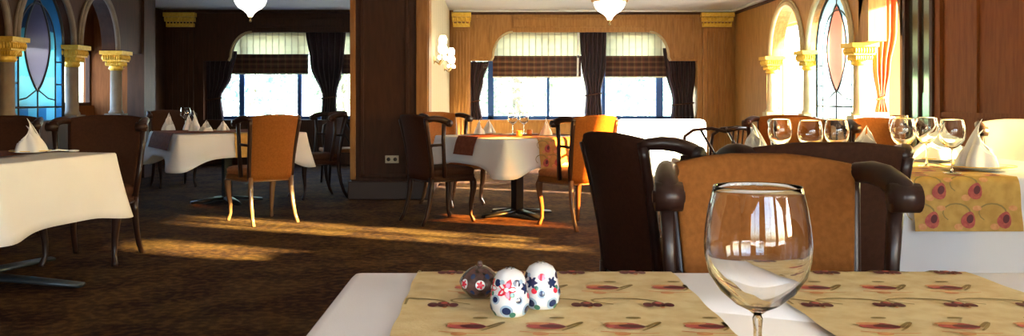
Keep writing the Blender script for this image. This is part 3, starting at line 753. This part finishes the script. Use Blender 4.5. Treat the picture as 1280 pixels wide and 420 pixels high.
# decorative motifs drawn in runner-plane coordinates (u along length, v across)
def runner(name, path, width, label, m=RUNG, loc=(0, 0, 0), rz=0, motifs=None, axis='y', group=None, mats=None):
    """path: list of (s, z) polyline in the vertical plane of the runner's length; width across"""
    def dense(p):
        out = []
        for (a, b_), (c, d) in zip(p[:-1], p[1:]):
            n = max(1, int(math.hypot(c - a, d - b_) / .02))
            for i in range(n): out.append((a + (c - a) * i / n, b_ + (d - b_) * i / n))
        out.append(p[-1]); return out
    pd = dense(path); cum = [0]
    for p, q in zip(pd[:-1], pd[1:]): cum.append(cum[-1] + math.hypot(p[0] - q[0], p[1] - q[1]))
    L = cum[-1]
    def surf(d, w, lift=0):
        d = min(max(d, 0), L); i = 0
        lo, hi = 0, len(cum) - 1
        while hi - lo > 1:
            mid = (lo + hi) // 2
            if cum[mid] <= d: lo = mid
            else: hi = mid
        k = (d - cum[lo]) / max(cum[hi] - cum[lo], 1e-9); p, q = pd[lo], pd[hi]
        tx, tz = q[0] - p[0], q[1] - p[1]; l = math.hypot(tx, tz) or 1; tx /= l; tz /= l
        s_, z = p[0] + (q[0] - p[0]) * k - tz * lift, p[1] + (q[1] - p[1]) * k + tx * lift
        return (w, s_, z) if axis == 'y' else (s_, -w, z)
    b = MB(); nv = 16
    b.grid(lambda u, v: surf(u * L, -width / 2 + width * v + .0015 * sin(u * L * 40 + v), 0), int(L / .02), nv)
    def blob(d, w, rd, rw, mi, lift=.0016, ang=0, n=14, pinch=0):
        pts = []
        for k in range(n):
            a = 2 * PI * k / n; x, y = rd * cos(a), rw * sin(a) * (1 - pinch * cos(a))
            pts.append(surf(d + x * cos(ang) - y * sin(ang), w + x * sin(ang) + y * cos(ang), lift))
        pts.append(surf(d, w, lift)); b.add(pts, [(k, (k + 1) % n, n) for k in range(n)], mi)
    def vine(pl, wd, mi, lift=.0013):
        v = []
        for i, (d, w) in enumerate(pl):
            a = pl[max(i - 1, 0)]; c = pl[min(i + 1, len(pl) - 1)]; tx, ty = c[0] - a[0], c[1] - a[1]; l = math.hypot(tx, ty) or 1
            ww = wd * (1 - .5 * i / len(pl)); v += [surf(d - ty / l * ww, w + tx / l * ww, lift), surf(d + ty / l * ww, w - tx / l * ww, lift)]
        b.add(v, [(2 * i, 2 * i + 1, 2 * i + 3, 2 * i + 2) for i in range(len(pl) - 1)], mi)
    if motifs: motifs(L, width, blob, vine)
    o = b.build(name, mats or [m, M_RED, M_DRK, M_ORG, M_VIN], solid=0)
    o.location = loc; o.rotation_euler = (0, 0, rz)
    tag(o, label, 'table runner', group); return o

# hand painted: rows of tulips and pomegranates joined by curling stems
def floral(L, W, blob, vine, step=.118, row=.135, flip=1, d0=0.04, w0=.0):
    r = 0; d = d0
    while d < L - .03:
        k = 0; w = -W / 2 + .03 + (.059 if r % 2 else 0) + w0
        while w < W / 2 - .025:
            lim = lambda q: max(-W / 2 + .004, min(W / 2 - .004, q))
            if r % 2 == 0:      # dark pomegranate clusters
                blob(d, lim(w), .015, .009, 2); blob(d + .003, lim(w + .017), .019, .011, 2); blob(d - .001, lim(w + .034), .014, .008, 2)
                blob(d + .011, lim(w + .018), .007, .006, 1, .002); blob(d - .014, lim(w + .020), .010, .004, 3)
                pl = [(d + .018 + .03 * sin(q / 10 * 3.6) , lim(w - .035 + .055 * cos(q / 10 * 4.3))) for q in range(11)]; vine(pl, .0034, 4)
            else:               # slender tulips
                blob(d, lim(w), .019, .029, 1, ang=.12, pinch=.2); blob(d - .004, lim(w + .010), .010, .020, 2, .002, ang=.12); blob(d + .012, lim(w - .012), .007, .018, 3, .002)
                pl = [(d - .006 + .028 * sin(q / 12 * PI * 1.25), lim(w + .03 + .026 * sin(q / 12 * PI * 1.1))) for q in range(13)]; vine(pl, .0034, 4)
                pl = [(d - .03 - .012 * sin(q / 10 * PI), lim(w - .04 + .012 * q)) for q in range(8)]; vine(pl, .0022, 3)
                blob(d - .045, lim(w - .01), .009, .012, 3); blob(d + .048, lim(w + .02), .006, .012, 4)
            w += step
        d += row; r += 1

# ---- near table
TZ = .7595
NX, NY, NHX, NHY = .616, 1.29, .884, .452
table(NHX, NHY, (NX, NY, 0), 0, 'table under the white cloth closest to the camera', 'legs')
tablecloth('tablecloth', NHX, NHY, .225, (NX, NY, 0), 0, 'white cloth on the near table under the floral runners', None)
def near_runner(xc, w, label, w0):
    y0, y1 = NY - NHY, NY + NHY
    path = [(y0 - .05, .50), (y0 - .035, .62), (y0 - .016, .745), (y0 - .008, .761), (y0 + .01, TZ + .003), (y1 - .012, TZ + .003), (y1 + .008, .760), (y1 + .016, .745), (y1 + .030, .62), (y1 + .036, .56)]
    runner('table_runner', path, w, label, loc=(xc, 0, 0), motifs=lambda L, W, bl, vi: floral(L, W, bl, vi, d0=.07, w0=w0))
near_runner(.103, .50, 'gold floral runner under the painted shakers on the near table', .02)
near_runner(.712, .44, 'gold floral runner to the right of the near wine glass', -.005)

def wine_glass(label, loc, group=None, H=.246, dia=.114):
    t = thing('wine_glass', label, 'wine glass', loc, 0, group)
    R = dia / 2; bh = .135; z0 = H - bh
    o_ = [(.004, z0 - .004), (.010, z0 + .001), (.024, z0 + .008), (.040, z0 + .022), (R * .91, z0 + .040), (R * .985, z0 + .058), (R, z0 + .072), (R * .975, z0 + .092), (R * .92, z0 + .112), (R * .85, z0 + .128), (R * .83, z0 + .135)]
    th = .0014
    i_ = [(max(r - th, .0006), z + (.004 if k < 3 else .0012 if k < 5 else 0)) for k, (r, z) in enumerate(o_[1:])]
    b = MB(); prof = o_ + [(R * .83 - th / 2, z0 + .1358)] + list(reversed(i_)) + [(.0006, z0 + .0045)]
    b.lathe(prof, 48, cap=True); b.build('bowl', GLASS, t)
    b = MB(); b.lathe([(.0075, .006), (.0052, .02), (.0044, .05), (.0044, z0 - .02), (.0055, z0 - .008), (.0042, z0 - .0045)], 20, cap=True); b.build('stem', GLASS, t)
    b = MB(); b.lathe([(.040, 0), (.041, .001), (.038, .0022), (.02, .0035), (.0078, .0055)], 40, cap=True); b.build('foot', GLASS, t)
    return t
g0 = wine_glass('large empty wine glass in the foreground of the near table', ((947 - 615) * .955 / 1100, .955, TZ + .0006))

def shaker(label, loc, seed, dark_=False, s=1, h=.082, name='painted_shaker'):
    rnd = random.Random(seed); t = thing(name, label, 'shaker' if not dark_ else 'pot', loc, rnd.random())
    base = C_BRN if dark_ else C_WHT
    prof = [(.016, 0), (.024, .002), (.029, .012), (.031, .026), (.029, .040), (.0265, .054), (.024, .066), (.019, .075), (.010, .080), (.001, .082)] if not dark_ else \
           [(.012, 0), (.018, .002), (.025, .008), (.031, .015), (.034, .022), (.0345, .026), (.033, .031), (.029, .038), (.024, .044), (.018, .049), (.010, .053), (.001, .054)]
    b = MB(); b.lathe(prof, 32, cap=True)
    def rz_at(z):
        for (r0, z0), (r1, z1) in zip(prof[:-1], prof[1:]):
            if z0 <= z <= z1: k = (z - z0) / (z1 - z0); return r0 + (r1 - r0) * k, (r1 - r0) / (z1 - z0)
        return prof[-1][0], 0
    def spot(a, z, r, mi, petals=0, lift=.0005):
        n = 20; pts = []
        for k in range(n):
            q = 2 * PI * k / n; rr = r * (1 + (.35 * cos(petals * q) if petals else 0)); zz = min(max(z + rr * sin(q), .001), prof[-1][1] - .002)
            R_, _ = rz_at(zz); aa = a + rr * cos(q) / max(R_, .008); pts.append(((R_ + lift) * cos(aa), (R_ + lift) * sin(aa), zz))
        R_, _ = rz_at(z); pts.append(((R_ + lift * 1.6) * cos(a), (R_ + lift * 1.6) * sin(a), z)); b.add(pts, [(k, (k + 1) % n, n) for k in range(n)], mi)
    if dark_:
        for k in range(7): spot(k * .9, .027, .008, 5); spot(k * .9, .027, .0055, 3, 5, .001); spot(k * .9 + .45, .04, .004, 1); spot(k * .9 + .45, .014, .004, 1)
    else:
        for k in range(5):
            a = k * 2 * PI / 5 - 1.9
            spot(a, .014, .0105, 2); spot(a, .014, .0068, 1, 0, .0012); spot(a + .63, .032, .008, 2); spot(a + .63, .032, .005, 1, 0, .0012)
            if (k + seed) % 2: spot(a, .050, .0135, 3, 5); spot(a, .050, .0035, 0, 0, .0014)
            else: spot(a, .050, .0088, 1, 6); spot(a + .2, .036, .005, 3)
            spot(a + .63, .060, .0062, 3 if (k + seed) % 3 == 0 else 1); spot(a + .32, .041, .004, 4); spot(a + .34, .007, .005, 4); spot(a - .3, .062, .004, 2)
    b.build('painted_body', [base, C_BLU, C_SKY, C_RED, C_GRN, C_WHT], t)
    b = MB()
    if not dark_:
        for k in range(5): a = k * 2 * PI / 5; b.lathe([(.0014, .0005), (.0014, .0016)], 8, c=(.006 * cos(a), .006 * sin(a), .0805), cap=True)
        b.build('pour_holes', C_BLU, t)
    else:
        b.tube([(0, 0, .052), (0, 0, .056)], .005, 8); b.ball((0, 0, .058), .0045, n=6); b.build('knob', C_BRN, t)
    t.scale = (s, s, s * (1 if dark_ else .9)); return t
s1 = shaker('painted white shaker with red flowers in front of its blue twin', ((637 - 615) * 1.38 / 1100, 1.375, TZ + .0045), 1)
s2 = shaker('painted white and navy shaker standing to the right of its red-flowered twin', ((676 - 615) * 1.43 / 1100, 1.425, TZ + .0045), 2)
s3 = shaker('dark brown glazed pot with red flowers behind the white shakers', ((600 - 615) * 1.50 / 1100, 1.50, TZ + .0045), 3, True, 1.0, name='painted_pot')

# ---- napkins and plates
def napkin(label, loc, rz, h=.17, r=.06, group='folded napkins on the tables', m=NAPK):
    t = bpy.data.objects.new; b = MB()
    for lay, (hh, rr, tw) in enumerate(((h, r, 0), (h * .78, r * 1.25, .9))):
        def fn(u, v, hh=hh, rr=rr, tw=tw):
            a = tw + u * 2 * PI * .93; k = .30 + .70 * (.5 + .5 * cos(a)) ** 1.2
            z = v * hh * k; q = rr * (1 - .93 * (z / hh) ** 1.5) * (1 + .16 * sin(a * 5 + tw) * (1 - v * .35))
            return (q * cos(a) * .7 - .25 * rr * (z / hh) ** 2, q * sin(a), z + .001)
        b.grid(fn, 48, 14)
    o = b.build('folded_napkin', m, solid=.0025); o.location = loc; o.rotation_euler = (0, 0, rz)
    return tag(o, label, 'napkin', group)
def plate(label, loc, r=.125, group='plates under the napkins'):
    t = thing('plate', label, 'plate', loc, 0, group)
    b = MB(); b.lathe([(.001, .003), (r * .6, .003), (r * .66, .006), (r, .015), (r, .018), (r * .64, .010), (r * .58, .007), (.001, .007)], 40); b.build('dish', PORC, t)
    b = MB(); b.tube([(r * cos(2 * PI * k / 40), r * sin(2 * PI * k / 40), .0165) for k in range(40)], .0024, 6, closed=True); b.build('rim_line', GOLD, t)
    return t

# ---- right table
RTX, RTY, RHX, RHY = 2.02, 4.55, .95, .68
table(RHX, RHY, (RTX, RTY, 0), 0, 'table under the sunlit cloth on the right', 'legs')
tablecloth('tablecloth', RHX, RHY, .66, (RTX, RTY, 0), 0, 'long white cloth on the sunlit table to the right', tip=.05, wav=.016, flare=.03)
def rfl(L, W, blob, vine):
    d = .05; r = 0
    while d < L - .02:
        n = 3 if W < .6 else 4
        for k in range(n):
            w = -W / 2 + W * (k + .5 + (.25 if r % 2 else 0)) / n
            if w > W / 2 - .05: continue
            blob(d, w, .038, .030, 1, ang=.4, pinch=.3); blob(d + .004, w + .006, .02, .014, 2, .003, ang=.4); blob(d + .05, w + .04, .012, .02, 3); blob(d - .03, w - .045, .014, .02, 3)
            vine([(d + .03 + .04 * sin(q / 10 * 4), w - .05 + .06 * cos(q / 10 * 4)) for q in range(11)], .004, 4)
        d += .125; r += 1
y0, y1 = RTY - RHY, RTY + RHY
path = [(y0 - .054, .53), (y0 - .045, .60), (y0 - .024, .745), (y0 - .008, .765), (y0 + .02, TZ + .004), (y1 - .02, TZ + .004), (y1 + .01, .762), (y1 + .03, .745), (y1 + .06, .50)]
RG2 = mat('amber_brocade', (.50, .27, .045), .6, (.62, .36, .075), 22)
runner('table_runner', path, .47, 'amber runner with red blossoms hanging over the front of the right table', m=RG2, loc=(2.07, 0, 0), motifs=rfl)
for k, (px, Y, lab) in enumerate([(975, 4.35, 'wine glass leftmost on the right table'), (1013, 4.12, 'wine glass second from left on the right table'), (1046, 4.25, 'wine glass third from left on the right table'),
        (1129, 4.2, 'wine glass just right of the dark chair top on the right table'), (1124, 5.05, 'small distant wine glass at the back of the right table'),
        (1158, 4.45, 'wine glass second from right on the right table'), (1190, 4.02, 'wine glass on the runner nearest the tall napkin')]):
    dup(g0, lab, ((px - 615) * Y / 1100, Y, TZ + (.0075 if k >= 3 else .001)), 0, 'wine glasses on the right table')
for px, Y, h, r, rz, lab in [(944, 4.7, .21, .09, .4, 'white napkin at the left end of the right table'), (1082, 4.6, .20, .085, 1.5, 'white napkin peak behind the dark chair top'),
        (1172, 4.85, .20, .15, 2.0, 'wide white napkin behind the rightmost wine glasses'), (1222, 4.25, .23, .10, 2.6, 'tall white folded napkin near the right photo edge')]:
    x = (px - 615) * Y / 1100
    if px > 1100: plate('white plate under ' + ('the tall napkin' if px > 1200 else 'the wide napkin behind the glasses'), (x, Y, TZ + .008), .165)
    napkin(lab, (x, Y, TZ + (.0185 if px > 1100 else .0075)), rz, h, r, 'folded napkins on the right table')

# ---- centre table
def setpoint(c, a, u, v): return (c[0] + B2[0] * u + A2[0] * v, c[1] + B2[1] * u + A2[1] * v)
rot = math.atan2(B2[1], B2[0])
CT = (.24, 8.36)
table(.55, .60, (CT[0], CT[1], 0), rot, 'black pedestal table at the centre of the room')
tablecloth('tablecloth', .55, .60, .235, (CT[0], CT[1], 0), rot, 'white cloth on the centre table hanging in a point', tip=.42, wav=.008)
path = [(-.66, .50), (-.64, .62), (-.616, .745), (-.60, .766), (-.58, TZ + .004), (.58, TZ + .004), (.60, .764), (.62, .745), (.64, .6), (.655, .52)]
runner('table_runner', path, .38, 'gold flowered runner across the centre table', m=RG2, loc=(CT[0] - B2[0] * .02, CT[1] - B2[1] * .02, 0), rz=rot, motifs=rfl)
path = [(-.61, .60), (-.59, .68), (-.566, .745), (-.55, .770), (-.53, TZ + .008), (.53, TZ + .008), (.55, .768), (.566, .745), (.58, .65)]
runner('table_runner', path, .34, 'rust runner crossing under the gold one on the centre table', m=RUNR, loc=(CT[0], CT[1], 0), rz=rot, axis='x', mats=[RUNR, M_RED, M_DRK, M_ORG, M_VIN])
TT = TZ + .010
GN = 'folded napkins on the centre table'
for px, Y, h, r, lab in [(599, 8.55, .15, .055, 'napkin at the left corner of the centre table'), (611, 8.75, .14, .05, 'napkin beside the left corner napkin of the centre table'), (683, 8.25, .16, .05, 'napkin standing on the runner of the centre table'),]:
    napkin(lab, ((px - 615) * Y / 1100, Y, TT), px * .1, h, r, GN)
for px, Y, lab in [(641, 8.5, 'left wine glass of the pair on the centre table'), (655, 8.6, 'right wine glass of the pair on the centre table')]:
    dup(g0, lab, ((px - 615) * Y / 1100, Y, TT), 0, 'wine glasses on the centre table', scale=(.85, .85, .85))
AMB = glass_mat('amber_votive_glass', (.9, .35, .08))
for px, Y, lab in [(662, 8.3, 'small amber votive on the centre table left of the napkin'), (649, 8.1, 'small amber votive nearest the front of the centre table')]:
    t = thing('votive_holder', lab, 'candle holder', ((px - 615) * Y / 1100, Y, TT), 0, 'amber votives on the centre table')
    b = MB(); b.lathe([(.022, 0), (.028, .01), (.030, .05), (.027, .05), (.024, .012), (.001, .01)], 20, cap=True); b.build('cup', mat('orange_glazed_cup', (.7, .25, .06), .2, coat=.5) if 'orange_glazed_cup' not in bpy.data.materials else bpy.data.materials['orange_glazed_cup'], t)
    b = MB(); b.lathe([(.02, .012), (.02, .036), (.002, .037)], 16, cap=True); b.build('candle', CREAM, t)

# ---- far left table
FC = (-3.07 + B2[0] * .66 + A2[0] * .6, 8.6 + B2[1] * .66 + A2[1] * .6)
table(.66, .60, (FC[0], FC[1], 0), rot, 'black pedestal table in the far left corner')
tablecloth('tablecloth', .66, .60, .235, (FC[0], FC[1], 0), rot, 'cream cloth with hanging corners on the far left table', tip=.55, wav=.008)
path = [(-.66, .52), (-.64, .62), (-.616, .745), (-.60, .766), (-.58, TZ + .004), (.58, TZ + .004), (.60, .764), (.62, .745), (.64, .6), (.655, .52)]
runner('table_runner', path, .42, 'dark gold runner across the far left table', m=RUNR, loc=(FC[0] + B2[0] * .1, FC[1] + B2[1] * .1, 0), rz=rot, motifs=None, mats=[RG2, M_RED, M_DRK, M_ORG, M_VIN])
path = [(-.72, .60), (-.70, .68), (-.676, .745), (-.66, .770), (-.64, TZ + .008), (.64, TZ + .008), (.66, .768), (.676, .745), (.69, .65)]
runner('table_runner', path, .86, 'rust runner lengthwise on the far left table', m=RUNR, loc=(FC[0], FC[1], 0), rz=rot, axis='x', mats=[RUNR, M_RED, M_DRK, M_ORG, M_VIN])
GN = 'folded napkins on the far left table'
for px, Y, h, r, lab in [(211, 9.6, .19, .055, 'leftmost napkin on the far left table'), (243, 9.4, .22, .065, 'tallest napkin in the middle of the far left table'), (236, 9.7, .17, .05, 'napkin just left of the tallest one on the far left table'), (258, 9.3, .12, .055, 'low napkin to the right of the tallest one on the far left table'), (279, 9.5, .11, .05, 'low rightmost napkin on the far left table')]:
    napkin(lab, ((px - 615) * Y / 1100, Y, TT), px * .13, h, r, GN)
dup(g0, 'wine glass behind the napkins of the far left table', ((232 - 615) * 9.95 / 1100, 9.95, TT), 0)

# ---- left foreground table
LTX, LTY, LHX, LHY = -3.13, 5.27, .60, .56
t = table(LHX, LHY, (LTX, LTY, 0), -.165, 'table under the white cloth at the left photo edge', 'pedestal', .74, STEEL)
tablecloth('tablecloth', LHX, LHY, .38, (LTX, LTY, 0), -.165, 'large white cloth on the left foreground table', tip=.10, wav=.008)
path = [(-.64, .5), (-.60, .7), (-.574, .755), (-.56, TZ + .005), (.56, TZ + .005), (.574, .755), (.60, .7)]
runner('table_runner', path, .62, 'rust brown runner on top of the left foreground table', m=RUNR, loc=(LTX - .10, LTY, 0), rz=-.165, mats=[RUNR, M_RED, M_DRK, M_ORG, M_VIN], motifs=None)
x, Y = (38 - 615) * 5.55 / 1100, 5.55
plate('plate under the pointed napkin on the left foreground table', (x, Y, TZ + .006), .12, None)
b = MB()
napkin('large pointed napkin on a plate on the left foreground table', (x, Y, TZ + .0145), .4, .21, .10, None)
t = thing('soup_spoon', 'small pale spoon lying right of the pointed napkin', 'spoon', ((92 - 615) * 5.6 / 1100, 5.6, TZ + .012), .3)
b = MB(); b.ball((.0, .0, .006), .025, n=8, sc=(1.4, 1, .3)); b.build('bowl', PORC, t)
b = MB(); b.tube([(-.03, 0, .008), (-.09, 0, .012), (-.15, 0, .006)], .005, 8); b.build('handle', PORC, t)

# ------------------------------------------------------------------ trees outside
def tree(label, loc, s, m, seed):
    rnd = random.Random(seed); t = thing('tree', label, 'tree', loc, seed, 'trees outside the far windows')
    b = MB(); b.tube([(0, 0, 0), (.1, .05, 1), (0, .1, 2.2), (.15, 0, 3.2)], [.16, .12, .1, .05], 8)
    for k in range(6): a = k * 1.1; b.tube([(.03, .06, 1.4 + k * .2), (cos(a) * .7, sin(a) * .7, 2.2 + k * .22)], [.05, .02], 6)
    b.build('trunk', BARK, t)
    b = MB()
    for k in range(2600):
        while True:
            p = Vector((rnd.uniform(-1, 1), rnd.uniform(-1, 1), rnd.uniform(-1, 1)))
            if p.length < 1: break
        c = Vector((p.x * 1.5, p.y * 1.5, 2.3 + p.z * 1.7)); a = Vector((rnd.gauss(0, 1), rnd.gauss(0, 1), rnd.gauss(0, 1))).normalized(); d = a.orthogonal().normalized(); q = .09 + .06 * rnd.random()
        b.add([c - a * q, c + d * q * .5, c + a * q, c - d * q * .5], [(0, 1, 2, 3)], 0, False)
    b.build('foliage', m, t); t.scale = (s, s, s)
    return t
t1 = tree('pale green tree outside the left pane of the right window', (.6, 20.5, -.13), 1, LEAF, 1)
t2 = tree('blue green tree outside behind the middle curtain', (3.6, 19.5, -.13), .85, LEAF2, 2)
dup(t1, 'leafy tree outside the right pane of the right window', (6.6, 26, -.13), 1.9, 'trees outside the far windows')
dup(t2, 'leafy tree outside the middle of the far left window', (-5.9, 22, -.13), 2.4, 'trees outside the far windows')
dup(t1, 'leafy tree outside the right part of the far left window', (-4.2, 25, -.13), .5, 'trees outside the far windows')

# ------------------------------------------------------------------ light
w = bpy.data.worlds.new('sky'); scn.world = w; w.use_nodes = True; nt = w.node_tree
sky = nt.nodes.new('ShaderNodeTexSky'); sky.sky_type = 'NISHITA'; sky.sun_disc = False; sky.sun_elevation = rad(28); sky.sun_rotation = rad(110)
sky.air_density = 1; sky.dust_density = 3
bg = nt.nodes['Background']; nt.links.new(sky.outputs[0], bg.inputs['Color']); bg.inputs['Strength'].default_value = 2.2
S = bpy.data.lights.new('sun', 'SUN'); S.energy = 95; S.angle = rad(1.6); S.color = (1, .88, .68)
so = bpy.data.objects.new('sun', S); COL.objects.link(so)
e = rad(14.5); dv = Vector((-.92 * cos(e), .39 * cos(e), -sin(e))); so.rotation_euler = dv.to_track_quat('-Z', 'Y').to_euler()

def portal(loc, size, direction):
    L = bpy.data.lights.new('window_portal', 'AREA'); L.shape = 'RECTANGLE'; L.size, L.size_y = size; L.cycles.is_portal = True; L.energy = 1
    o = bpy.data.objects.new('window_portal', L); COL.objects.link(o); o.location = loc; o.rotation_euler = Vector(direction).to_track_quat('-Z', 'Y').to_euler()
portal((1.45, FAR + .5, 1.5), (3.9, 1.6), (0, -1, 0)); portal((-3.0, FAR + .5, 1.5), (3.8, 1.6), (0, -1, 0))
for a, c, d, f in RH: portal((BX + .18, (a + c) / 2, (d + f) / 2), (f - d if 0 else c - a, f - d), (-1, 0, 0))
for a, c, d, f in SUNH: portal((RX + .23, (a + c) / 2, (d + f) / 2), (c - a, f - d), (-1, 0, 0))
portal((-5.88, 11, 1.41), (2.6, .8), (1, 0, 0))
for a, c in ((-2.2, -.6), (.2, 1.9), (2.3, 3.9)): portal(((a + c) / 2, -3.18, 1.45), (c - a, 1.7), (0, 1, 0))

# ------------------------------------------------------------------ camera
cam = bpy.data.cameras.new('camera'); co = bpy.data.objects.new('camera', cam); COL.objects.link(co); scn.camera = co
co.location = (0, 0, EYE); co.rotation_euler = (PI / 2, 0, 0)
cam.sensor_width = 36; cam.sensor_fit = 'HORIZONTAL'; cam.lens = 36 * 1100 / 1280
cam.shift_x = 25 / 1280; cam.shift_y = -85 / 1280; cam.clip_start = .05; cam.clip_end = 300
vs = scn.view_settings; vs.view_transform = 'Standard'; vs.look = 'None'; vs.gamma = 1; vs.exposure = .6; vs.use_curve_mapping = False
